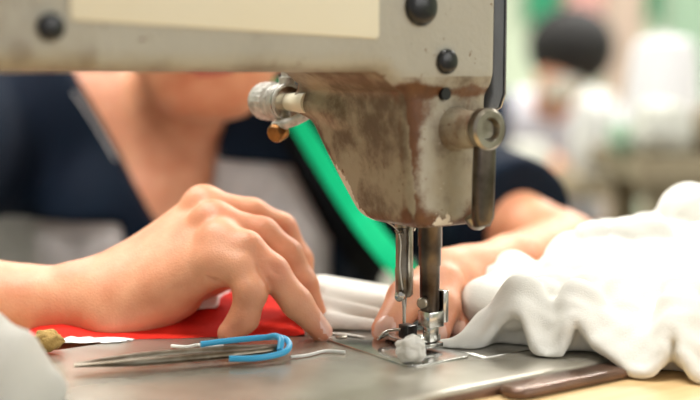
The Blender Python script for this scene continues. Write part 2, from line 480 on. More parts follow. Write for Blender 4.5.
# feed dog teeth
bm = BM()
for row in (-.0045, .0045):
    for i in range(9): prism(bm, [(-.010+i*.0024, .0006), (-.0080+i*.0024, .0006), (-.0084+i*.0024, .0018)], row-.0012, row+.0012, lambda u, v, w: Vector((w, u, v)))
obj('feed_dog', bm, M['dark_steel'], mach, smooth=False)
# --- cream panel on the rear of the arm
bm = BM()
poly = [(-.1905, .1580), (-.0490, .1530), (-.0478, .1545), (-.0478, .215), (-.050, .218), (-.188, .218), (-.1918, .215), (-.1918, .1595)]
prism(bm, poly, -.0432, -.0408, lambda u, v, w: Vector((u, w, v)), .0005)
obj('arm_panel', bm, M['panel'], mach, sharp=30)
# --- face plate at the needle end (slate edge)
bm = BM()
poly = [(-.0365, .122), (.0, .082), (.012, .066), (-.0345, .066), (-.0370, .10)]
poly = [(-.0400, .222), (.045, .222), (.052, .140), (.014, .070), (-.010, .070), (-.020, .112), (-.030, .118), (-.0370, .121), (-.0400, .128)]
prism(bm, poly, .0224, .0296, lambda u, v, w: Vector((w, u, v)), .0012)
obj('face_plate', bm, M['grey_plate'], mach, sharp=30)
bm = BM()
poly2 = [(u*1.01-.0004, v) for u, v in poly]
prism(bm, poly2, .0296, .0304, lambda u, v, w: Vector((w, u, v)), .0003)
obj('face_plate_edge', bm, M['chrome'], mach, sharp=30)
# --- rubber plugs and bolt on the rear
def dome(bm, c, r, h=.3):
    lathe(bm, c, (0, -1, 0), [(-.003, r), (0, r), (.0012, r*.99)]+[(.0012+r*h*math.sin(a), r*math.cos(a)*.97) for a in [i*math.pi/16 for i in range(1, 8)]]+[(.0012+r*h, 0)], 36)
for (a, b, r) in ((-.0240, .1680, .0088), (-.0086, .1432, .0058)):
    bm = BM(); dome(bm, (a, -.0425, b), r, .35); obj('rubber_plug', bm, M['plug'], mach, sharp=60)
bm = BM(); lathe(bm, (-.1995, -.0420, .1552), (0, -1, 0), [(-.002, .0052), (.0022, .0052), (.003, .0042), (.003, 0)], 28); o = obj('panel_bolt', bm, M['plug'], mach)
bm = BM(); lathe(bm, (-.0069, -.0405, .1281), (0, 1, 0), [(0, .0028), (.004, .0026), (.004, 0)], 20); obj('oil_hole', bm, M['plug'], mach)
# --- needle bar, clamp, needle
bm = BM(); lathe(bm, (0, 0, .074), (0, 0, -1), [(0, .0044), (.034, .0044), (.0345, .0047), (.0475, .0045), (.049, .0032), (.049, 0)], 28)
nb = obj('needle_bar', bm, M['steel'], mach)
bm = BM(); lathe(bm, (0, 0, .0650), (0, 0, -1), [(0, .0050), (.0042, .0050), (.0048, .0042)], 28); obj('bar_bushing', bm, M['steel'], mach)
bm = BM(); lathe(bm, (-.0065, -.004, .0262), (.85, .53, 0), [(0, .0016), (.0005, .0026), (.0025, .0026), (.003, .0016), (.0155, .0014), (.016, 0)], 16)
obj('clamp_screw', bm, M['chrome'], nb)
bm = BM(); tube(bm, [(-.006, -.004, .0595), (.006, .004, .0592), (.0075, .001, .0588)], .0009, 8); tube(bm, [(-.004, 0, .0595), (-.0085, -.004, .0598), (-.0095, -.006, .0592), (-.0075, -.0065, .0585), (-.0035, -.003, .0582)], .0007, 8)
obj('thread_guide', bm, M['steel'], nb)
bm = BM(); lathe(bm, (0, 0, .0285), (0, 0, -1), [(0, .0016), (.006, .0014), (.010, .0010), (.025, .0007), (.0292, .00005)], 14)
obj('needle', bm, M['chrome'], nb)
# --- presser bar with foot
PB = Vector((.0, -.0205, 0))
bm = BM(); lathe(bm, (0, -.0205, .074), (0, 0, -1), [(0, .0060), (.0205, .0060), (.021, .0056), (.030, .0055)], 28)
lathe(bm, (0, -.0205, .0445), (0, 0, -1), [(0, .0050), (.022, .0048), (.0258, .0034), (.026, 0)], 28)
pb = obj('presser_bar', bm, M['dark_steel'], mach)
bm = BM(); box(bm, (-.0045, -.0262, .0135), (.0050, -.0165, .0215), .0008)
box(bm, (-.0028, -.0245, .006), (.0030, -.0185, .0145), .0006)
box(bm, (-.0065, -.0215, .0052), (.0068, -.0075, .0088), .0008)
tube(bm, [(-.0072, -.0155, .0072), (.0075, -.0155, .0072)], .0016, 12)
ft = obj('presser_foot', bm, M['chrome'], mach)
bm = BM()
for s in (-1, 1):   # two toes, turned up at the tip
    x0, x1 = (-.0062, -.0016) if s < 0 else (.0016, .0066)
    prof = [(-.0235, .0028), (.004, .0028), (.009, .0045), (.0125, .0075), (.0118, .0083), (.008, .0058), (.003, .0046), (-.006, .0052), (-.0235, .0050)]
    prism(bm, prof, x0, x1, lambda u, v, w: Vector((w, u, v)), .0003)
box(bm, (-.0062, -.0235, .0028), (.0066, -.012, .0050), .0004)
obj('foot_sole', bm, M['chrome'], ft)
bm = BM(); box(bm, (-.0068, -.0115, .0055), (-.0004, -.0040, .0125), .0006); obj('foot_spring_block', bm, M['plug'], ft)
bm = BM(); box(bm, (.0056, -.0245, .0148), (.0092, -.0175, .0310), .0008); box(bm, (.0035, -.0235, .0165), (.0062, -.0185, .0215), .0006)
obj('foot_screw_plate', bm, M['chrome'], pb)
bm = BM(); lathe(bm, (-.0062, -.0230, .0262), (-.8, -.5, 0), [(-.003, .0026), (.0014, .0028), (.0020, .0022), (.0020, 0)], 18); obj('foot_screw', bm, M['steel'], pb)
bm = BM(); tube(bm, spline([(-.008, -.008, .0105), (-.0125, -.003, .0095), (-.0155, .000, .006), (-.012, .004, .0045), (-.006, .006, .0055)], 6), .0013, 10, flat=.6)
obj('finger_guard', bm, M['chrome'], ft)
# --- presser lifter lever at the rear
bm = BM(); lathe(bm, (.0010, -.030, .1115), (0, -1, 0), [(0, .0110), (.009, .0108), (.011, .0095), (.020, .0088), (.0245, .0080)], 36)
bs = obj('lever_boss', bm, M['enamel'], mach)
wa = bs.data.color_attributes.new('wear_shade', 'FLOAT_COLOR', 'POINT'); wa.data.foreach_set('color', [.42, .65, .35, 1]*len(bs.data.vertices))
bm = BM()
def ringpts(c, R, r, n=40, m=14, h=.0055):
    pass
C0 = Vector((.0040, -.0525, .1120))
prof = [(0, .0046), (0, .0086), (.0012, .0098), (.0060, .0098), (.0072, .0086), (.0072, .0056), (.0055, .0048), (.003, .0044)]
n = 40; rings = []
for k in range(n):
    a = 2*math.pi*k/n
    rings.append([bm.verts.new(C0+Vector((math.cos(a)*r, -t, math.sin(a)*r))) for t, r in prof])
for k in range(n):
    a, b = rings[k], rings[(k+1) % n]
    for j in range(len(prof)):
        j2 = (j+1) % len(prof); bm.faces.new((a[j], b[j], b[j2], a[j2]))
lathe(bm, C0+Vector((0, -.0045, 0)), (0, 1, 0), [(0, .0043), (.004, .0043)], 24)
rg = obj('lever_ring', bm, M['steel'], mach)
bm = BM(); pl = [(-.0052, .1045), (-.0058, .090), (-.0060, .0705), (-.0045, .0665), (.0030, .0665), (.0055, .0705), (.0062, .090), (.0064, .1055), (.004, .1075), (-.003, .1075)]
prism(bm, pl, -.0582, -.0525, lambda u, v, w: Vector((u*.95+.0035, w, v)), .0018)
obj('lifter_lever', bm, M['dark_steel'], mach)
bm = BM(); tube(bm, spline([(.003, -.046, .070), (.006, -.046, .0665), (.013, -.043, .0655), (.019, -.038, .069), (.020, -.034, .075)], 6), .0024, 12)
obj('lever_stop', bm, M['steel'], mach)
# --- thread tension assembly on the operator side, looks left past the head
TA = Vector((-.0290, .0585, .1225)); ax = Vector((0, 1, 0))
ten = bpy.data.objects.new('tension_assembly', None); COL.objects.link(ten); ten.parent = mach; ten.empty_display_size = .01
bm = BM(); lathe(bm, TA+ax*-.022, ax, [(.006, .0058), (.012, .0058), (.0195, .0050), (.026, .0046)], 28); obj('tension_post', bm, M['panel'], ten)
bm = BM()
for k, (t, r) in enumerate(((.0035, .0098), (.0062, .0098))):
    lathe(bm, TA+ax*t, ax, [(0, r*.8), (.0004, r), (.0010, r), (.0016, r*.75)], 36)
obj('tension_disc', bm, M['chrome'], ten)
bm = BM(); pts = [TA+ax*(.003+.0135*i/72)+Vector((math.cos(i*math.pi/9)*(.0094-.001*i/72), 0, math.sin(i*math.pi/9)*(.0094-.001*i/72))) for i in range(73)]
tube(bm, pts, .0011, 8); obj('tension_spring', bm, M['zinc'], ten)
bm = BM(); lathe(bm, TA+ax*.010, ax, [(0, .0062), (.009, .0062)], 24); obj('tension_core', bm, M['plug'], ten)
bm = BM(); R = .0102
prof = [(0, R*.86), (.0012, R), (.0125, R), (.0150, R*.9), (.0158, R*.7), (.0158, .0035), (.013, .003), (.013, 0)]
nn = 48; rings = []
lathe(bm, TA+ax*.0165, ax, prof, 48)
for v in bm.verts:                          # knurled rim
    d = v.co-(TA); a = math.atan2(d.z, d.x); rr = math.hypot(d.x, d.z)
    if rr > R*.95:
        s = 1+.022*(1 if int((a+4)*48/(2*math.pi)+.5) % 2 else -1); v.co.x = TA.x+d.x*s; v.co.z = TA.z+d.z*s
obj('tension_knob', bm, M['zinc'], ten)
# check spring bracket below with a brass nut, small stud above
bm = BM(); tube(bm, spline([TA+Vector((.004, -.008, -.006)), TA+Vector((.000, -.002, -.0095)), TA+Vector((-.003, .004, -.0115)), TA+Vector((-.004, .010, -.0125))], 5), [.0034]*10+[.0040]*6, 14, flat=.8)
obj('thread_bracket', bm, M['zinc'], ten)
bm = BM(); lathe(bm, TA+Vector((-.0085, .006, -.0170)), (.75, .3, .25), [(0, 0), (0, .0040), (.0015, .0052), (.007, .0052), (.0085, .0042), (.0085, 0)], 6*4); obj('bracket_nut', bm, M['brass'], ten)
bm = BM(); lathe(bm, TA+Vector((0, .006, .0095)), (0, 0, 1), [(0, .0044), (.0035, .0044), (.0038, .0032), (.0065, .0030), (.0067, 0)], 20); obj('guide_stud', bm, M['zinc'], ten)
# handwheel beyond the pillar
bm = BM(); lathe(bm, (-.425, .004, .185), (-1, 0, 0), [(0, .02), (.012, .02), (.014, .060), (.020, .066), (.034, .066), (.040, .058), (.036, .03), (.044, .018), (.044, 0)], 48); obj('handwheel', bm, M['plug'], mach)

# needle thread: its own thing
def curve_obj(name, pts, r, m, label=None, cat=None, n=8):
    bm = BM(); tube(bm, pts, r, n); o = obj(name, bm, m)
    return tag(o, label, cat)
o = curve_obj('sewing_thread', spline([M2W(-.012, .012, .0665), M2W(-.0085, -.006, .0595), M2W(-.0065, -.005, .04), M2W(-.001, -.0015, .022), M2W(0, -.0012, .0060), M2W(.004, .003, .0040)], 8), .00038, M['thread'],
      'thin white thread running down beside the needle bar into the needle', 'thread'); rebase(o)

# ================================================================== TABLE
tb = empty('sewing_table', M2W(0, .05, FZ), TH, label='pale wooden sewing table top carrying the machine, fabric and tool', cat='table')
TL = FZ
def T(lx, ly, z): return Vector((lx, ly-.05, z-TL))
bm = BM()
W = lambda u, v, w: T(u, v, w)
# top with a cut-out for the bed: four slabs
def slab(x0, x1, y0, y1): 
    bm_lo = T(x0, y0, -.046); bm_hi = T(x1, y1, -.0058); box(bm, bm_lo, bm_hi)
OX0, OX1, OY0, OY1 = -.62, .60, -.26, .140
vs = []
outer = rrect(OX0, OX1, OY0, OY1, .03, 6); inner = rrect(-.4322, .0967, -.0832, .0947, .0165, 6)
def loop(pl, z): return [bm.verts.new(T(u, v, z)) for u, v in pl]
ot, ob, it_, ib = loop(outer, -.0058), loop(outer, -.046), loop(inner, -.0058), loop(inner, -.046)
n = len(ot)
for k in range(n):
    k2 = (k+1) % n
    bm.faces.new((ot[k], ot[k2], it_[k2], it_[k])); bm.faces.new((ob[k2], ob[k], ib[k], ib[k2]))
    bm.faces.new((ot[k2], ot[k], ob[k], ob[k2])); bm.faces.new((it_[k], it_[k2], ib[k2], ib[k]))
obj('table_top', bm, M['wood'], tb, smooth=False)
bm = BM(); box(bm, T(-.42, -.08, -.030), T(.088, .086, -.0100), 0); obj('bed_tray', bm, M['iron'], tb, smooth=False)
for sx in (-.50, .48):
    bm = BM(); box(bm, T(sx-.02, -.02, FZ+.04), T(sx+.02, .04, -.046), .004); obj('leg', bm, M['iron'], tb, smooth=False)
    bm = BM(); box(bm, T(sx-.02, -.22, FZ), T(sx+.02, .15, FZ+.04), .006); obj('foot', bm, M['iron'], tb, smooth=False)
bm = BM(); box(bm, T(-.5, -.0, FZ+.2), T(.48, .03, FZ+.24), .004); obj('cross_bar', bm, M['iron'], tb, smooth=False)

# ================================================================== WORKER
PX = -.14
hf = Vector((.14, -.92, -.36)).normalized(); hs = hf.cross(Vector((0, 0, 1))).normalized(); hu = hs.cross(hf).normalized()
HC = P(209, 91, .893)+hu*.088-hf*.060
Rh = np.array([[hs[i], hf[i], hu[i]] for i in range(3)])
H = lambda s, f, u: HC+hs*s+hf*f+hu*u
RE = Vector((-.350, .165, .026)); LE = P(564, 250, .880)       # elbows
RS = Vector((-.325, .465, .085)); LS = Vector((.040, .480, .045))
RW = P(104, 304, .650); LW = P(513, 266, .725)
RF = P(0, 309, .660)
def torso(F, o=0, arms=True, legs=True):
    k = .04
    F.ell((PX, .600, -.27), (.165+o, .125+o, .12+o), k)
    F.cap((PX, .600, -.24), (PX, .55, -.06), .120+o, .125+o, k)
    F.ell((PX, .525, .0), (.160+o, .118+o, .135+o), k)
    F.ell((-.235, .54, -.03), (.10+o, .10+o, .14+o), .03)
    F.cap(RS+Vector((.04, .03, 0)), LS+Vector((-.04, .02, 0)), .058+o, None, .03)
    F.cap((PX, .50, .11), (-.26, .50, .115), .045+o, .045+o, .03)
    F.cap((PX, .50, .11), (-.02, .50, .115), .045+o, .045+o, .03)
    for s in (-1, 1):
        F.ell((PX+s*.065, .425, -.015), (.055+o, .035+o, .055+o), .03)
    if arms:
        F.cap(RS, RE, .052+o, .036+o, .02); F.cap(LS, LE, .043+o, .027+o*1.5, .02)
    if legs:
        for s in (-1, 1):
            hp = Vector((PX+s*.085, .58, -.29)); kn = Vector((PX+s*.12, .18, -.27)); an = Vector((PX+s*.12, .25, -.70))
            F.cap(hp, kn, .080+o, .058+o, .03); F.cap(kn, an, .055+o, .037+o, .02)
            if o == 0: F.cap(an+Vector((0, .02, -.05)), an+Vector((0, -.15, -.065)), .035, .028, .02)
def neck(F, o=0):
    F.cap((PX-.010, .495, .080), H(-.008, -.050, -.045), .056+o, .047+o, .018)
X = axis_pts([(-.56, -.215, .008), (-.215, .165, .0013), (.165, .40, .008)])
Y = axis_pts([(-.035, .150, .0014), (.150, .50, .006), (.50, .76, .012)])
Z = axis_pts([(-.80, -.012, .012), (-.012, .078, .0013), (.078, .38, .0045)])
F = Field(X, Y, Z)
torso(F); neck(F)
# head
F.ell(H(0, -.012, .022), (.074, .094, .088), .01, Rh)
F.ell(H(0, .022, -.040), (.056, .062, .062), .02, Rh)
F.ell(H(0, .060, -.088), (.030, .020, .022), .03, Rh)            # chin
F.cap(H(-.055, .0, -.050), H(-.022, .055, -.084), .018, .017, .025); F.cap(H(.055, .0, -.050), H(.022, .055, -.084), .018, .017, .025)
F.cap(H(0, .082, .018), H(0, .103, -.022), .007, .011, .012)      # nose
F.ell(H(-.009, .096, -.025), (.007, .008, .006), .006, Rh); F.ell(H(.009, .096, -.025), (.007, .008, .006), .006, Rh)
F.cap(H(-.018, .078, -.052), H(.018, .078, -.052), .006, .006, .008)
F.cap(H(-.016, .077, -.061), H(.016, .077, -.061), .006, .006, .006)
for s in (-1, 1):
    F.ell(H(s*.031, .079, .016), (.017, .010, .010), .012, Rh, op='s')
    F.ell(H(s*.031, .066, .015), (.013, .013, .012), .004, Rh)
    F.ell(H(s*.074, -.012, -.008), (.008, .018, .030), .006, Rh)
    F.ell(H(s*.080, -.006, -.004), (.005, .009, .016), .004, Rh, op='s')
# her right forearm and hand (left in view)
F.cap(RE, RF, .034, .0220, .02); F.cap(RF, RW, .0212, .0195, .02)
F.cap(P(40, 307, .660), P(104, 303, .650), .0200, .0190, .01)
F.ell(P(80, 277, .655), (.010, .010, .007), .010)                 # wrist bone
mcp = [P(222, 264, .622), P(221, 243, .628), P(214, 222, .643), P(204, 206, .664)]      # little .. index
wr = [P(118, 314, .638), P(118, 305, .645), P(118, 294, .655), P(120, 284, .664)]
for i, (a, b) in enumerate(zip(wr, mcp)):
    F.cap(a, b, .0170 if i else .0160, [.0090, .0098, .0100, .0098][i], .014)
F.cap(P(124, 319, .640), P(180, 296, .640), .0125, .0110, .012)   # heel of the palm
F.cap(P(140, 290, .655), P(210, 255, .655), .020, .014, .012)
F.cap(P(150, 299, .665), P(222, 272, .665), .012, .011, .012)
for i, c in enumerate(mcp): F.ell(tuple(c+Vector((-.001, -.002, .0015))), (.0088, .0085, .0085), .006)
# little: bent, tip on the bed
F.chain([mcp[0]+Vector((-.003, 0, .001)), P(240, 268, .615), P(251, 292, .608), P(244, 318, .608), P(229, 333, .607)], [.0098, .0090, .0082, .0074, .0062], root=mcp[0], kroot=.014, rr=.035)
# ring
F.chain([mcp[1], P(246, 248, .622), P(272, 272, .618), P(297, 303, .613), P(322, 332, .612)], [.0095, .0088, .0086, .0077, .0058], root=mcp[1], kroot=.012, rr=.030)
# middle
F.chain([mcp[2], P(262, 234, .645), P(287, 255, .643), P(303, 284, .641), P(316, 314, .641)], [.0098, .0089, .0084, .0076, .0060], root=mcp[2], kroot=.012, rr=.030)
# index
F.chain([mcp[3], P(252, 215, .670), P(281, 229, .672), P(299, 260, .670), P(305, 294, .667)], [.0098, .0090, .0086, .0076, .0060], root=mcp[3], kroot=.012, rr=.030)
# thumb behind, under the palm
F.chain([P(150, 288, .672), P(200, 278, .695), P(245, 280, .700), P(280, 288, .700)], [.014, .0125, .0105, .0085], root=P(150, 290, .67), kroot=.015, rr=.04)
# creases
for a, b in (((211, 270), (222, 279)), ((209, 276), (220, 284)),):
    F.cap(P(*a, .6125), P(*b, .6115), .0007, .0007, .002, op='s')
for a, b in (((270, 262), (279, 269)), ((268, 266), (277, 274))):
    F.cap(P(*a, .6105), P(*b, .6095), .0006, .0006, .0018, op='s')
# her left forearm and hand (right in view)
F.cap(LE, LW, .026, .0195, .012)
lm = [P(447, 277, .668), P(466, 274, .688), P(486, 274, .705), P(500, 284, .715)]       # index, middle, ring, little
lw = [P(506, 270, .715), P(511, 269, .722), P(516, 270, .73), P(520, 273, .735)]
for a, b in zip(lw, lm): F.cap(a, b, .0150, .0105, .012)
F.chain([lm[0], P(445, 284, .648), P(444, 308, .628), P(438, 333, .612)], [.0110, .0098, .0086, .0066], root=lm[0], kroot=.008, rr=.018)
F.chain([lm[1], P(467, 287, .665), P(465, 312, .645), P(459, 332, .630)], [.0108, .0096, .0086, .0066], root=lm[1], kroot=.007, rr=.018)
F.chain([lm[2], P(494, 296, .685), P(490, 316, .66), P(482, 330, .645)], [.0105, .0093, .0083, .0066], root=lm[2], kroot=.010, rr=.025)
F.chain([lm[3], P(512, 302, .70), P(508, 316, .68), P(500, 326, .665)], [.0098, .0083, .0073, .0060], root=lm[3], kroot=.010, rr=.025)
F.cap(P(495, 273, .705), P(448, 278, .672), .0135, .0120, .012)
F.chain([P(490, 276, .700), P(445, 275, .668), P(408, 299, .632), P(386, 330, .611)], [.0150, .0128, .0110, .0078], root=P(470, 268, .68), kroot=.016, rr=.05)
# nails as shallow plates
NAILS = []
def nail(F, c, d, up, w=.0052, l=.0065):
    c = Vector(c); d = Vector(d).normalized(); up = Vector(up); up = (up-d*up.dot(d)).normalized(); s = d.cross(up)
    NAILS.append((c, d, up, s, w, l))
nail(F, P(384, 330, .603), P(380, 338, .598)-P(392, 315, .62), (-.15, -.9, .5), .0060, .0080)
nail(F, P(438, 332, .6055), P(437, 338, .606)-P(443, 312, .62), (0, -.9, .45), .0050, .0065)
nail(F, P(459, 331, .6240), P(457, 338, .624)-P(465, 312, .64), (0, -.9, .45), .0048, .0062)
nail(F, P(324, 327, .611), P(328, 337, .611)-P(305, 312, .612), (.75, -.1, .65), .0046, .0070)
V, Q = F.mesh(); V = relax(V, Q, 2, .45)
flush = np.zeros(len(V))
for c, r, a in [(P(328, 335, .61), .010, .55), (P(228, 335, .607), .010, .5), (P(382, 335, .605), .014, .45), (P(441, 336, .61), .012, .5), (P(462, 334, .63), .012, .5)]+[(c, .010, .30) for c in mcp]+[(P(275, 270, .61), .008, .35), (P(284, 229, .66), .008, .3)]:
    flush = np.maximum(flush, a*np.exp(-((V-np.array(c))**2).sum(1)/r**2))
matid = np.zeros(len(Q), 'i4')
fc = V[Q].mean(1)
for c, d, up, s, w, l in NAILS:
    q = fc-np.array(c); dd = q@np.array(d); ss = q@np.array(s); uu = q@np.array(up)
    matid[((dd/l)**2+(ss/w)**2 < 1) & (np.abs(uu) < .005)] = 1
q = fc-np.array(H(0, .083, -.0565)); ls = q@np.array(hs); lf = q@np.array(hf); lu = q@np.array(hu)
matid[((ls/.021)**2+(lu/.010)**2 < 1) & (np.abs(lf) < .03)] = 2
for s in (-1, 1):
    q = fc-np.array(H(s*.031, .077, .013)); ls = q@np.array(hs); lf = q@np.array(hf); lu = q@np.array(hu)
    matid[((ls/.011)**2+(lu/.0028)**2 < 1) & (np.abs(lf) < .02)] = 3
worker = np_mesh('person', V, Q, [M['skin'], M['nail'], M['lips'], M['eye']])
worker.data.polygons.foreach_set('material_index', matid)
at = worker.data.attributes.new('flush', 'FLOAT', 'POINT'); at.data.foreach_set('value', flush.astype('f'))
tag(worker, 'person in navy and grey top bent over the sewing machine', 'person')
print('worker verts', len(V))

# clothing
def garment(name, o, m, region, segs=None, step=.006, arms=True, legs=False, nk=False, ripple=0):
    G = Field(axis_pts([(-.48, .30, step)]), axis_pts([(.10, .78, step)]), axis_pts(segs or [(-.46, .20, step)]))
    torso(G, o, arms, legs)
    if nk: neck(G, o)
    if ripple:
        G.D += (ripple*np.sin(G.X*75+G.Z[:1]*0)[:, None, None]*np.clip((.08-G.Z)/.1, 0, 1)[None, None, :]).astype('f')
    G.cut(region)
    V, Q = G.mesh(); V = relax(V, Q, 2, .4)
    return np_mesh(name, V, Q, m, worker), bvh_of(V, Q)
def vneck(x, y, z):      # negative outside the opening
    zl = np.clip((z-.005)/.125, 0, 1.6)
    xl = -.158-.078*zl; xr = -.152+.036*np.clip((z-.005)/.035, 0, 1)+.02*np.clip((z-.06)/.08, 0, 1)
    inside = np.minimum(x-xl, xr-x)
    return np.where(y < .50, inside, np.minimum(inside, .50-y))
def arm_cut(x, y, z):    # sleeves end above the elbows
    r1 = .235-y + 0*x + 0*z
    L = LE-LS; Ln = L.normalized(); t = (x-LS.x)*Ln.x+(y-LS.y)*Ln.y+(z-LS.z)*Ln.z
    r2 = np.where(x > .02, t-(L.length-.056), -.2)
    return np.maximum(np.where(x < -.2, r1, -.2), r2)
shirt, shb = garment('shirt', .009, M['greycloth'], lambda x, y, z: np.maximum(np.maximum(z-.10+0*x+0*y, vneck(x, y, z)), np.maximum(arm_cut(x, y, z), np.where(x > .03, .02, -.2)+0*y+0*z)), arms=True, ripple=.004)
def yoke_reg(x, y, z):
    low = np.where(x < -.15, .014+.02*np.clip((x+.15)/-.3, 0, 1)*0-.06*np.clip((-.155-x), 0, .1)*0+.0*x, np.where(x < .0, .064-.10*(x+.10), .0))
    lowf = np.where(x > -.02, -.3, np.where(x < -.36, -.1, low))
    plk = np.where((x > -.186) & (x < -.150) & (y < .5), -.05, 1.0)
    low2 = np.minimum(lowf, plk)
    return np.maximum(np.maximum(low2-z+0*y, vneck(x, y, z)), arm_cut(x, y, z))
yoke, ykb = garment('navy_yoke', .018, M['navy'], yoke_reg, step=.005)
apron, apb = garment('black_apron', .021, M['black'], lambda x, y, z: np.maximum(np.maximum(z-.12, -.40-z)+0*x+0*y, np.maximum((-.050-.55*(z-.06))-x+0*y, y-.55)), arms=False, step=.006)
trousers, _ = garment('trousers', .012, M['denim'], lambda x, y, z: np.maximum(z+.18, -.72-z)+0*x+0*y, segs=[(-.80, -.12, .012)], step=.012, arms=False, legs=True)
# trim along the neckline
def onto(px, py, trees, lift=.002):
    o, d = ray(px, py); best = None
    for t in trees:
        h = t.ray_cast(o, d)
        if h[0] is not None and (best is None or h[3] < best[1]): best = (h[0], h[3])
    return (best[0]-d*lift) if best else None
for path in (((73, 92), (87, 112), (103, 138), (116, 160)), ((214, 116), (218, 134), (220, 150))):
    pts = []
    for dx in (0, -4, -8, -12, 6, 12):
        pts = [onto(px+dx, py, [ykb]) for px, py in path]
        if all(p is not None for p in pts): break
    pts = [p for p in pts if p is not None]
    if len(pts) > 1:
        bm = BM(); tube(bm, spline(pts, 6), .0007, 8); obj('collar_trim', bm, M['white'], worker)
# hair: cap with a bun
G = Field(axis_pts([(-.26, .04, .004)]), axis_pts([(.20, .52, .004)]), axis_pts([(.10, .38, .004)]))
G.ell(H(0, -.020, .030), (.081, .098, .092), .01, Rh)
G.ell(H(0, -.118, .045), (.036, .034, .036), .02, Rh)
G.cap(H(-.07, .01, .0), H(-.06, -.03, -.03), .012, .012, .015); G.cap(H(.07, .01, .0), H(.06, -.03, -.03), .012, .012, .015)
def face_cut(x, y, z):
    s = (x-HC.x)*hs.x+(y-HC.y)*hs.y+(z-HC.z)*hs.z; f = (x-HC.x)*hf.x+(y-HC.y)*hf.y+(z-HC.z)*hf.z; u = (x-HC.x)*hu.x+(y-HC.y)*hu.y+(z-HC.z)*hu.z
    return smax(f-(.035+.45*(u-.02)), -.055-u, .01)
G.cut(face_cut); V, Q = G.mesh(); V = relax(V, Q, 1, .4); np_mesh('hair', V, Q, M['hair'], worker)
# green strap across the body
sp = [(226, 24, 1.03, 7), (242, 46, .99, 7), (258, 68, .96, 7.5), (277, 93, .94, 9), (300, 126, .93, 11), (328, 170, .92, 12.5), (356, 212, .91, 14), (384, 248, .90, 15), (412, 280, .90, 15)]
bm = BM(); L1 = []
dep = []
for a, b, d, w in sp:                      # lie just in front of the clothes
    h = onto(a, b, [shb, ykb, apb], .007); dep.append(min(h.y+CAMD, d+.06) if h else d)
dep = [sum(dep[max(0, i-1):i+2])/len(dep[max(0, i-1):i+2]) for i in range(len(dep))]
path = spline([P(a, b, min(dd, d2+.004)) for (a, b, d, w), dd, d2 in zip(sp, dep, dep)], 6); ws = [sp[min(int(i/6), len(sp)-1)][3]*(1-(i % 6)/6)+sp[min(int(i/6)+1, len(sp)-1)][3]*((i % 6)/6) for i in range(len(path))]
rows = []
for i, p in enumerate(path):
    t = (path[min(i+1, len(path)-1)]-path[max(i-1, 0)]).normalized(); nrm = Vector((0, -1, .15)); side = t.cross(nrm).normalized(); nrm = side.cross(t).normalized()
    w = ws[i]*.80*(p.y+CAMD)/1200
    rows.append([bm.verts.new(p+side*w+nrm*.0012), bm.verts.new(p+nrm*.0020), bm.verts.new(p-side*w+nrm*.0012), bm.verts.new(p-side*w-nrm*.0012), bm.verts.new(p-nrm*.001), bm.verts.new(p+side*w-nrm*.0012)])
for a, b in zip(rows, rows[1:]):
    for k in range(6): bm.faces.new((a[k], a[(k+1) % 6], b[(k+1) % 6], b[k]))
bm.faces.new(rows[0][::-1]); bm.faces.new(rows[-1])
o = obj('shoulder_strap', bm, M['green'], worker)
# stool
st = empty('work_stool', (PX, .60, FZ), label='round stool under the person in the navy and grey top', cat='stool')
bm = BM(); lathe(bm, (0, 0, .385), (0, 0, 1), [(0, .16), (.02, .165), (.03, .155), (.03, 0)], 40); obj('seat', bm, M['black'], st)
for a in range(4):
    q = math.radians(45+90*a); bm = BM(); tube(bm, [(math.cos(q)*.12, math.sin(q)*.12, .39), (math.cos(q)*.19, math.sin(q)*.19, 0)], .012, 12); obj('leg', bm, M['iron'], st)

# ================================================================== WHITE FLEECE BEING SEWN
F = Field(axis_pts([(-.05, .34, .0017)]), axis_pts([(-.10, .20, .0017)]), axis_pts([(-.012, .13, .0017)]))
def C(a, b, r, r2=None, k=.004): F.cap(P(*a), P(*b), r, r2, k)
# left swell behind the fingers
C((322, 296, .690), (392, 303, .700), .0125, .0100, .012); C((322, 303, .674), (390, 308, .678), .0105, .0080, .012)
C((318, 311, .655), (385, 322, .655), .0090, .0070, .008); C((325, 323, .640), (392, 332, .632), .0065, .0055, .008)
C((322, 336, .624), (400, 347, .602), .0030, .0026, .003); C((330, 340, .612), (440, 350, .592), .0016, .0020, .003)
C((396, 345, .612), (436, 349, .598), .0022, .0022, .003); C((340, 338, .62), (430, 346, .605), .0022, .0022, .003)
# thin edge rising right from the foot
pts = [(434, 352, .592), (462, 349, .590), (484, 338, .588), (500, 320, .588), (514, 312, .586), (524, 316, .582), (530, 332, .578), (538, 350, .574), (548, 358, .572), (559, 350, .572), (566, 330, .574), (572, 316, .576), (582, 322, .574), (590, 338, .570), (602, 348, .566), (616, 358, .560), (632, 370, .555), (648, 372, .552), (660, 360, .552), (666, 338, .556), (672, 326, .558), (680, 336, .554), (686, 358, .548), (696, 376, .545), (715, 380, .545)]
sps = spline([P(*p) for p in pts], 3)
for a, b in zip(sps, sps[1:]): F.cap(a, b, .0026, None, .0022)
up = spline([P(p[0]+4, p[1]-(3 if p[0] < 470 else 10)-(12 if 510 < p[0] < 700 else 0), p[2]+(.006 if p[0] < 470 else .016)) for p in pts], 3)
for a, b, c, d in zip(sps, sps[1:], up, up[1:]):
    for t in (.33, .66): F.cap(a.lerp(c, t), b.lerp(d, t), .0026+.003*t, None, .003)
    F.cap(c, d, .0022 if c.x < .055 else .0065, None, .004)
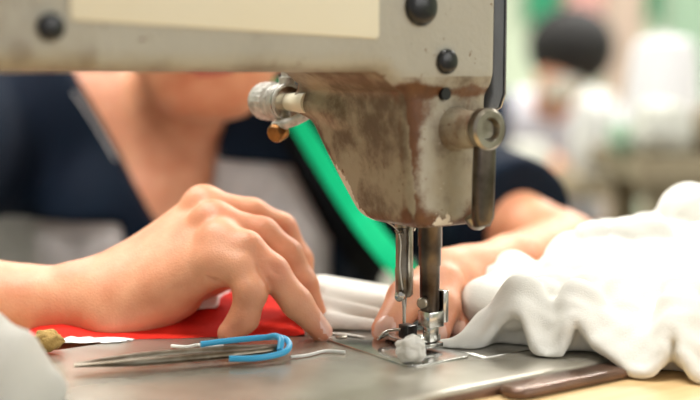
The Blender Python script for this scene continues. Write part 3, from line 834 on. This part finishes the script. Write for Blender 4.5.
# body of the heap
C((486, 305, .635), (520, 318, .620), .0130, .0140, .006); C((484, 300, .640), (507, 294, .655), .0125, .0140, .003)
C((462, 343, .602), (486, 328, .606), .0025, .0080, .005)
C((514, 273, .680), (534, 296, .640), .0130, .0140, .003); C((500, 284, .67), (540, 300, .65), .012, .014, .004)
C((575, 262, .675), (560, 300, .625), .0180, .0150, .003); C((552, 275, .66), (556, 300, .63), .010, .010, .003)
C((610, 250, .690), (598, 300, .620), .0190, .0160, .003); C((645, 245, .700), (625, 310, .620), .0190, .0170, .003)
C((690, 216, .700), (712, 232, .700), .0200, .024, .003); C((672, 255, .680), (655, 320, .605), .0190, .0150, .003)
C((705, 260, .660), (690, 330, .590), .0220, .0170, .003); C((740, 260, .66), (730, 340, .59), .028, .022, .004)
C((584, 234, .665), (598, 230, .665), .0062, .0058, .0015); C((578, 240, .668), (600, 240, .67), .006, .006, .002)
C((620, 232, .670), (655, 232, .665), .0090, .0100, .002); C((655, 262, .648), (640, 275, .640), .0095, .0080, .002)
C((560, 330, .600), (690, 350, .580), .0150, .0180, .006); C((520, 335, .605), (560, 340, .600), .010, .014, .006)
C((600, 320, .640), (760, 330, .640), .040, .045, .01); C((545, 325, .650), (600, 320, .650), .026, .030, .01)
for a, b, r in (((588, 285, .612), (600, 338, .578), .0085), ((618, 290, .606), (634, 358, .566), .0095), ((650, 300, .602), (652, 352, .564), .0085), ((682, 290, .596), (690, 352, .558), .0110),
                ((545, 292, .612), (548, 325, .588), .0085), ((522, 292, .618), (514, 318, .595), .0085), ((570, 268, .64), (585, 292, .615), .0085), ((606, 262, .645), (612, 290, .615), .009), ((640, 262, .65), (664, 292, .61), .0085)):
    C(a, b, r, r*.8, .0022)
# wandering wrinkles in the pile
gx, gy, gz = np.meshgrid(F.X, F.Y, F.Z, indexing='ij', sparse=True)
wr_ = np.sin(gx*210+np.sin(gy*130+gz*90)*1.8)*np.sin(gz*190+np.sin(gx*120)*1.5+gy*150)
F.D += (.0007*wr_*np.clip((gx-.06)/.03, 0, 1)).astype('f')
lxg = (gx-NX)*CT+gy*ST; lyg = -(gx-NX)*ST+gy*CT
onbed = (lxg < .0965) & (lyg > -.0832) & (lyg < .0945)
F.cut(lambda x, y, z: np.where(onbed, .0006, -.0054)-z)
V, Q = F.mesh(); V = relax(V, Q, 2, .5)
fab = np_mesh('fleece_fabric', V, Q, M['fleece']); rebase(fab)
tag(fab, 'ruffled white fleece under the presser foot and heaped to its right', 'fabric')

# ================================================================== SMALL THINGS ON THE BED
def bedz(px, py, z=0):
    o, d = ray(px, py); t = (z-o.z)/d.z; return o+d*t
# lint tuft before the foot
def tuft(name, c, r, m, label, cat, seed=1, squash=(1, .8, .8)):
    rg_ = random.Random(seed); bm = BM(); bmesh.ops.create_icosphere(bm, subdivisions=4, radius=1)
    from mathutils import noise
    for v in bm.verts:
        q = v.co.normalized(); f = 1+.30*noise.noise(q*1.7+Vector((seed, 0, 0)))+.16*noise.noise(q*4+Vector((0, seed, 0)))+.05*noise.noise(q*11)
        v.co = Vector((q.x*squash[0], q.y*squash[1], q.z*squash[2]))*r*f
    lo = min(v.co.z for v in bm.verts)
    for v in bm.verts: v.co.z = max(v.co.z-lo, r*.12)-r*.12
    o = obj(name, bm, m, sharp=180); o.location = c; return tag(o, label, cat)
c = bedz(410, 362, .0011)
tuft('lint_tuft', c, .0072, M['fleece'], 'small white fluffy tuft lying in front of the presser foot', 'lint', 3, (1.05, .7, .85))
# blurred white fleece scrap near left
F = Field(axis_pts([(-.26, -.09, .0025)]), axis_pts([(-.16, -.02, .0025)]), axis_pts([(-.004, .05, .0025)]))
for a, b, r, r2 in (((10, 380, .49), (38, 392, .49), .022, .012), ((-20, 360, .50), (12, 372, .50), .022, .014), ((0, 352, .50), (20, 375, .50), .010, .010), ((-60, 370, .50), (0, 395, .48), .025, .018), ((25, 372, .50), (52, 388, .50), .008, .006)):
    F.cap(P(*a), P(*b), r, r2, .006)
F.cut(lambda x, y, z: .0004-z+0*x+0*y); V, Q = F.mesh(); V = relax(V, Q, 2, .5)
o = np_mesh('fleece_scrap', V, Q, M['fleece']); rebase(o); tag(o, 'blurred white fleece scrap on the bed at the lower left corner', 'fabric scrap')
# tweezers with a blue band
A = bedz(74, 371, .0012); B = bedz(280, 355, .0012)
tw = empty('thread_snips', ((A+B)/2).to_tuple(), math.atan2(B.y-A.y, B.x-A.x), label='grey metal thread snips with blue finger loop lying on the machine bed below the palm', cat='snips')
Ls = (B-A).length
for s in (-1, 1):
    bm = BM(); pts = spline([(-Ls/2, s*.0008, .0026), (-Ls*.3, s*.0045, .0030), (0, s*.0060, .0034), (Ls*.3, s*.0042, .0034), (Ls*.5, s*.0005, .0034)], 6)
    tube(bm, pts, [.0008+.0016*min(1, i/8) for i in range(len(pts))], 10, flat=.8); obj('blade', bm, M['steel'], tw)
bm = BM(); tube(bm, spline([(Ls*.12, .0085, .0062), (Ls*.3, .0088, .0070), (Ls*.50, .0070, .0074), (Ls*.545, 0, .0060), (Ls*.50, -.0085, .0034), (Ls*.36, -.0115, .0022), (Ls*.22, -.010, .0026)], 8), .0015, 12)
obj('blue_loop', bm, M['blue'], tw)
bm = BM(); tube(bm, spline([(Ls*.46, .0078, .0074), (Ls*.49, .004, .0086), (Ls*.50, -.002, .008), (Ls*.48, -.007, .004)], 5), .0016, 10); obj('blue_band', bm, M['blue'], tw)
# white thread end leading right from the snips, short thread scraps
o = curve_obj('thread_end', spline([bedz(291, 357, .001), bedz(308, 355, .001), bedz(325, 351, .001), bedz(345, 352, .0012)], 5), .0008, M['thread'], 'short white thread end lying right of the blue loop', 'thread'); rebase(o)
o = curve_obj('thread_scrap', spline([bedz(172, 346, .0012), bedz(186, 347, .003), bedz(198, 345, .0012), bedz(212, 347, .003), bedz(222, 345, .0012)], 5), .0009, M['thread'], 'crinkled pale thread scrap behind the thread snips', 'thread'); rebase(o)
tuft('tan_scrap', bedz(48, 352, .0006), .0058, M['tan'], 'small tan fluff on the bed beside the lower left fleece scrap', 'lint', 8, (1.3, .8, .9))
# red cloth with a white cloth on top, behind the left hand
def sheet(name, poly_px, z0, th, m, label, cat, n=26, amp=.002, lift=0):
    """cloth lying on the bed: quad between two rails, slightly rolled"""
    bm = BM(); a, b, c, d = [Vector(p) for p in poly_px]; g = {}
    from mathutils import noise
    for i in range(n+1):
        for j in range(n+1):
            u, v = i/n, j/n; p = (a.lerp(b, u)).lerp(d.lerp(c, u), v)
            e = min(u, 1-u, v, 1-v); rise = (th+lift*min(1, v*2.2)*min(1, v*2.2))*min(1, e*9)**.5
            zz = z0+rise*(1+.35*noise.noise(Vector((p.x*35, p.y*35, 3))))+amp*max(0, noise.noise(Vector((p.x*60, p.y*22, 7))))*min(1, e*6)
            g[i, j] = bm.verts.new((p.x+.002*noise.noise(Vector((u*9, v*9, 1))), p.y+.003*noise.noise(Vector((u*7, v*3, 5))), zz))
    for i in range(n):
        for j in range(n): bm.faces.new((g[i, j], g[i+1, j], g[i+1, j+1], g[i, j+1]))
    r = bmesh.ops.extrude_face_region(bm, geom=bm.faces[:])
    for v in [x for x in r['geom'] if isinstance(x, bmesh.types.BMVert)]: v.co.z = z0
    o = obj(name, bm, m, sharp=80); rebase(o); return tag(o, label, cat)
sheet('red_cloth', [(-.168, .008, 0), (-.024, .020, 0), (-.030, .125, 0), (-.19, .14, 0)], .0002, .0018, M['red'], 'bright red cloth lying under the wrist and palm beside the white fleece', 'cloth', amp=.002, lift=.009)
sheet('white_cloth', [(-.118, .052, 0), (-.074, .052, 0), (-.060, .135, 0), (-.13, .135, 0)], .0085, .0060, M['white'], 'white cloth folded on top of the red cloth', 'cloth', n=18)
sheet('paper_scrap', [(-.150, .003, 0), (-.118, .004, 0), (-.112, .012, 0), (-.150, .014, 0)], .0004, .0012, M['white'], 'small white slip beside the tan fluff, under the wrist', 'scrap', n=8, amp=0)

# ================================================================== BACKGROUND
M['bgwhite'] = mat('white_fabric', (218, 218, 214), .9); M['bggrey'] = mat('bg_shirt', (196, 196, 204), .9)
M['bgtan'] = mat('olive_table', (150, 138, 112), .8, rgb2=(128, 114, 90), vscale=5)
M['bggreen'] = mat('bg_green', (70, 168, 128), .8); M['pink'] = mat('bg_pink', (224, 176, 168), .8); M['post'] = mat('bg_post', (182, 162, 146), .8)
M['mask'] = mat('mask_cloth', (206, 206, 196), .8); M['cone'] = mat('thread_cone', (228, 227, 230), .7, bump=.4, bscale=300)
M['sage'] = mat('sage', (150, 176, 152), .8); M['brownp'] = mat('brown_card', (138, 96, 64), .8)
# second worker, at about 3.2 m
bx, by = .585, 2.65
head2 = P(569, 56, 3.2)
F = Field(axis_pts([(bx-.62, bx+.50, .014)]), axis_pts([(by-.55, by+.60, .014)]), axis_pts([(-.80, .32, .013)]))
tors = [((bx+.02, by+.32, -.36), (bx-.02, by+.26, -.05), .13, .14), ((bx-.20, by+.22, -.005), (bx+.14, by+.22, -.03), .065, .065), ((bx-.02, by+.24, -.05), (bx-.02, by+.22, -.03), .14, .10)]
arms2 = [((bx-.23, by+.20, -.02), (bx-.24, by-.02, -.13), .052, .042), ((bx+.18, by+.20, -.05), (bx+.22, by-.04, -.14), .052, .042)]
fore2 = [((bx-.24, by-.02, -.13), (bx-.10, by-.20, -.085), .038, .026), ((bx+.22, by-.04, -.14), (bx+.08, by-.20, -.085), .038, .026)]
legs2 = []
for s in (-1, 1):
    legs2 += [((bx+s*.09, by+.32, -.40), (bx+s*.11, by-.08, -.34), .08, .06), ((bx+s*.11, by-.08, -.34), (bx+s*.11, by, -.74), .055, .038)]
def run(F, L, o=0, k=.03):
    for a, b, r, r2 in L: F.cap(a, b, r+o, r2+o, k)
run(F, tors+arms2+fore2+legs2)
for s in (-1, 1): F.cap((bx+s*.11, by+.0, -.765), (bx+s*.11, by-.16, -.77), .034, .026, .02)
hc = head2
F.ell(hc, (.080, .09, .10), .02); F.ell(hc+Vector((-.035, -.04, -.065)), (.058, .055, .06), .03)
F.cap(hc+Vector((-.07, -.075, -.05)), hc+Vector((-.08, -.085, -.065)), .010, .012, .012)
F.cap(hc+Vector((0, .03, -.06)), (bx-.02, by+.20, .02), .055, .055, .03)
F.ell(hc+Vector((.077, .0, -.03)), (.010, .02, .03), .01)
for s, fo in zip((-1, 1), fore2):
    hb = Vector(fo[1]); 
    F.cap(hb, hb+Vector((.02*-s, -.05, .0)), .026, .022, .01)
    for j in range(4): F.cap(hb+Vector((-.018*s+(j-1.5)*.017, -.06, 0)), hb+Vector((-.02*s+(j-1.5)*.02, -.12+abs(j-1.5)*.008, -.014)), .009, .007, .004)
    F.cap(hb+Vector((-s*.03, -.02, 0)), hb+Vector((-s*.055, -.07, -.008)), .011, .008, .008)
V, Q = F.mesh(); V = relax(V, Q, 1, .4)
p2 = np_mesh('person', V, Q, [M['skin']]); tag(p2, 'blurred dark-haired person in a pale shirt working far behind the needle', 'person')
def g2(name, L, o, m, reg=None, extra=None):
    G = Field(axis_pts([(bx-.62, bx+.50, .013)]), axis_pts([(by-.55, by+.60, .013)]), axis_pts([(-.80, .34, .013)]))
    run(G, L, o)
    if extra: extra(G)
    if reg: G.cut(reg)
    V, Q = G.mesh(); V = relax(V, Q, 1, .4); return np_mesh(name, V, Q, m, p2)
g2('shirt', tors+arms2, .014, M['bggrey'], lambda x, y, z: np.maximum(-.42-z, z-.085)+0*x+0*y)
g2('navy_sleeve', arms2[:1]+[((bx-.14, by+.22, .0), (bx-.24, by+.20, -.01), .06, .06)], .022, M['navy'], lambda x, y, z: x-(bx-.12)+0*y+0*z)
g2('trousers', legs2+[((bx+.02, by+.32, -.36), (bx+.02, by+.30, -.30), .13, .14)], .016, M['denim'], lambda x, y, z: np.maximum(z+.30, -.72-z)+0*x+0*y)
g2('hair', [], 0, M['hair'], lambda x, y, z: np.maximum((hc.z-.070-.35*(x-hc.x))-z, -9.)+0*y, lambda G: (G.ell(hc+Vector((.004, -.004, .022)), (.116, .122, .110), .01)))
g2('face_mask', [], 0, M['mask'], lambda x, y, z: np.maximum(z-(hc.z-.055), y-(hc.y-.02))+0*x, lambda G: G.ell(hc+Vector((-.030, -.045, -.075)), (.062, .060, .055), .01))
st2 = empty('work_stool', (bx+.02, by+.34, FZ), label='stool under the blurred dark-haired person far behind', cat='stool')
bm = BM(); lathe(bm, (0, 0, .27), (0, 0, 1), [(0, .16), (.02, .165), (.03, .155), (.03, 0)], 32); obj('seat', bm, M['black'], st2)
for a in range(4):
    q = math.radians(45+90*a); bm = BM(); tube(bm, [(math.cos(q)*.12, math.sin(q)*.12, .27), (math.cos(q)*.17, math.sin(q)*.17, 0)], .012, 10); obj('leg', bm, M['iron'], st2)
# their table and machine
def table(name, x0, x1, y0, y1, zt, m, label, lm=None):
    t = empty(name, ((x0+x1)/2, (y0+y1)/2, FZ), label=label, cat='table'); w, h = (x1-x0)/2, (y1-y0)/2
    bm = BM(); box(bm, (-w, -h, zt-FZ-.04), (w, h, zt-FZ), .004); obj('table_top', bm, m, t, smooth=False)
    for sx in (-1, 1):
        for sy in (-1, 1):
            bm = BM(); box(bm, (sx*(w-.05)-.02, sy*(h-.05)-.02, 0), (sx*(w-.05)+.02, sy*(h-.05)+.02, zt-FZ-.04), .003); obj('leg', bm, lm or M['iron'], t, smooth=False)
    return t
table('work_table', .12, 1.10, 2.14, 2.60, -.115, M['bgtan'], 'blurred table in front of the dark-haired person')
tbk = table('work_table', .42, 1.60, 1.14, 1.50, .012, M['bgtan'], 'blurred olive-brown table under the large white thread cone', M['bgtan'])
bm = BM(); box(bm, (-.57, -.155, .05), (.57, -.135, .771), .004); obj('front_panel', bm, M['bgtan'], tbk, smooth=False)
def cone(px, py_top, py_bot, d, rpx, m, label, group=None):
    b = P(px, py_bot, d); h = P(px, py_top, d).z-b.z; r = rpx*d/1200
    t = empty('thread_cone', b.to_tuple(), label=label, cat='thread cone')
    if group: t['group'] = group
    bm = BM(); lathe(bm, (0, 0, 0), (0, 0, 1), [(0, r*.9), (h*.03, r), (h*.25, r*.985), (h*.80, r*.84), (h*.90, r*.74), (h*.94, r*.55), (h*.945, r*.25)], 40); obj('wound_thread', bm, m, t)
    bm = BM(); lathe(bm, (0, 0, h*.93), (0, 0, 1), [(0, r*.26), (h*.07, r*.22), (h*.07, 0)], 24); obj('cone_core', bm, M['bgwhite'], t)
    return t
d = 1.95
# pale stand the cone sits on
sb = empty('cone_stand', (P(665, 134, d).x, d-CAMD, .012), label='low pale stand under the large white thread cone', cat='stand')
zt = P(665, 134, d).z-.012
bm = BM(); lathe(bm, (0, 0, 0), (0, 0, 1), [(0, .085), (.01, .088), (.016, .03), (zt-.02, .03), (zt-.016, .095), (zt, .098), (zt, 0)], 40); obj('turntable', bm, M['mask'], sb)
cone(662, 32, 134, d, 38, M['cone'], 'large white thread cone standing blurred at the right')
# bundles on that table
def bundle(name, c, s, m, label, seed, cat='fabric bundle'):
    bm = BM(); bmesh.ops.create_icosphere(bm, subdivisions=4, radius=1)
    from mathutils import noise
    for v in bm.verts:
        q = v.co.normalized(); p = Vector([math.copysign(abs(a)**.75, a) for a in q]); f = 1+.18*noise.noise(q*2+Vector((seed, 0, 0)))+.06*noise.noise(q*7)
        v.co = Vector((p.x*s[0], p.y*s[1], p.z*s[2]))*f
    lo = min(v.co.z for v in bm.verts)
    for v in bm.verts: v.co.z = max(v.co.z-lo, .1*s[2])-.1*s[2]
    o = obj(name, bm, m, sharp=180); o.location = c; return tag(o, label, cat)
def onz(px, z, d): p = P(px, 100, d); return (p.x, p.y, z)
bundle('fabric_bundle', onz(662, .012, 1.80), (.042, .045, .040), M['mask'], 'beige rounded fabric bundle in front of the white thread cone', 2)
bundle('fabric_bundle', onz(622, .012, 1.84), (.020, .03, .024), M['sage'], 'small sage green bundle left of the beige bundle', 5)
bundle('fabric_bundle', onz(712, .012, 1.80), (.026, .03, .040), M['bgtan'], 'olive brown bundle at the right edge below the cone', 7)
bundle('fabric_bundle', onz(597, -.115, 2.83), (.052, .07, .105), M['bgwhite'], 'tall white cloth heap before the dark-haired person', 9)
bundle('fabric_bundle', onz(530, -.115, 2.83), (.050, .06, .045), M['mask'], 'pale grey bundle left of the tall white heap', 13)
# posts, hangings and panels at the far wall
def post(px, w, d, m, label, top=2.4):
    p = P(px, 70, d); t = bpy.data.objects
    bm = BM(); box(bm, (-w, -.05, 0), (w, .05, top-FZ), .01); o = obj('steel_post', bm, m, smooth=False); o.location = (p.x, p.y, FZ); return tag(o, label, 'post')
post(622, .07, 4.6, M['post'], 'blurred pinkish brown upright post left of the thread cone')
def hang(px0, px1, py0, py1, d, m, label, name='wall_hanging', cat='hanging cloth'):
    a = P(px0, py1, d); b = P(px1, py0, d); bm = BM(); n = 24
    pts = [(a.x+(b.x-a.x)*i/n, .012*math.sin(i*1.3)) for i in range(n+1)]
    poly = pts+[(x, y+.01) for x, y in pts[::-1]]
    prism(bm, poly, a.z, b.z, lambda u, v, w: Vector((u, v, w)))
    o = obj(name, bm, m, smooth=False); o.location = (0, a.y, 0); rebase(o); return tag(o, label, cat)
D2 = 6.53
hang(526, 562, -60, 22, D2, M['bggreen'], 'green cloth hanging on the far wall above the dark hair')
hang(640, 660, -60, 22, D2, M['bggreen'], 'narrow green cloth hanging above the thread cone')
hang(566, 612, -60, 34, D2-.05, M['pink'], 'pink cloth hanging on the far wall beside the post')
hang(664, 790, -60, 110, D2, M['sage'], 'sage green cloth hanging at the right edge of the far wall')
hang(575, 640, 110, 260, D2, M['bgtan'], 'olive cloth hanging low on the far wall behind the post')

# ================================================================== LIGHT
w = bpy.data.worlds.new('daylight'); scene.world = w; w.use_nodes = True
bg = w.node_tree.nodes['Background']; bg.inputs[0].default_value = (1, .985, .95, 1); bg.inputs[1].default_value = .44
M['tube'], nt, b = newmat('tube'); b.inputs['Emission Color'].default_value = (1, .98, .94, 1); b.inputs['Emission Strength'].default_value = 6; b.inputs['Base Color'].default_value = (.9, .9, .9, 1)
for i, (x, y, e) in enumerate(((-.25, -.10, 36), (-1.1, .9, 36), (.9, 2.6, 58), (-1.2, 3.4, 52), (2.2, 4.2, 76), (2.8, 1.6, 45))):  # unseen lamps, added to light the scene
    lp = empty('added_ceiling_lamp', (x, y, 1.95), label='added fluorescent ceiling lamp above the workshop, out of view', cat='lamp'); lp['group'] = 'added ceiling lamps'
    bm = BM(); box(bm, (-.62, -.12, .03), (.62, .12, .09), .01); obj('housing', bm, M['ceil'], lp, smooth=False)
    for yy in (-.06, .06):
        bm = BM(); tube(bm, [(-.58, yy, .012), (.58, yy, .012)], .013, 12); obj('tube', bm, M['tube'], lp)
    for xx in (-.5, .5):
        bm = BM(); tube(bm, [(xx, 0, .09), (xx, 0, .45)], .004, 6); obj('hanger', bm, M['iron'], lp)
    ld = bpy.data.lights.new('added_lamp_light', 'AREA'); ld.shape = 'RECTANGLE'; ld.size = 1.2; ld.size_y = .24; ld.energy = e; ld.color = (1, .97, .92)
    lo = bpy.data.objects.new('added_lamp_light', ld); COL.objects.link(lo); lo.location = (x, y, 1.935)
# added fill light from the right, behind the viewpoint; no window stands there
ld = bpy.data.lights.new('fill_light', 'AREA'); ld.shape = 'RECTANGLE'; ld.size = 2.2; ld.size_y = 1.6; ld.energy = 30; ld.color = (1, .99, .97)
lo = bpy.data.objects.new('fill_light', ld); COL.objects.link(lo); lo.location = (2.4, -1.6, 1.2)
lo.rotation_euler = (Vector((0, .1, 0))-Vector(lo.location)).to_track_quat('-Z', 'Y').to_euler()

# ================================================================== CAMERA
cd = bpy.data.cameras.new('camera'); cam = bpy.data.objects.new('camera', cd); COL.objects.link(cam)
cam.location = (0, -CAMD, CAMH); cam.rotation_euler = (math.pi/2-PITCH, 0, 0)
cd.sensor_width = 36; cd.lens = 36*FP/700; cd.clip_start = .02
cd.dof.use_dof = True; cd.dof.focus_distance = .60; cd.dof.aperture_fstop = 3.6
scene.camera = cam
for o in scene.objects:
    if o.parent is None: o.location.z += Z0
scene.view_settings.view_transform = 'Standard'; scene.view_settings.look = 'None'
scene.view_settings.exposure = 0.22; scene.view_settings.gamma = 1
scene.view_settings.use_curve_mapping = False
scene.cycles.use_denoising = True
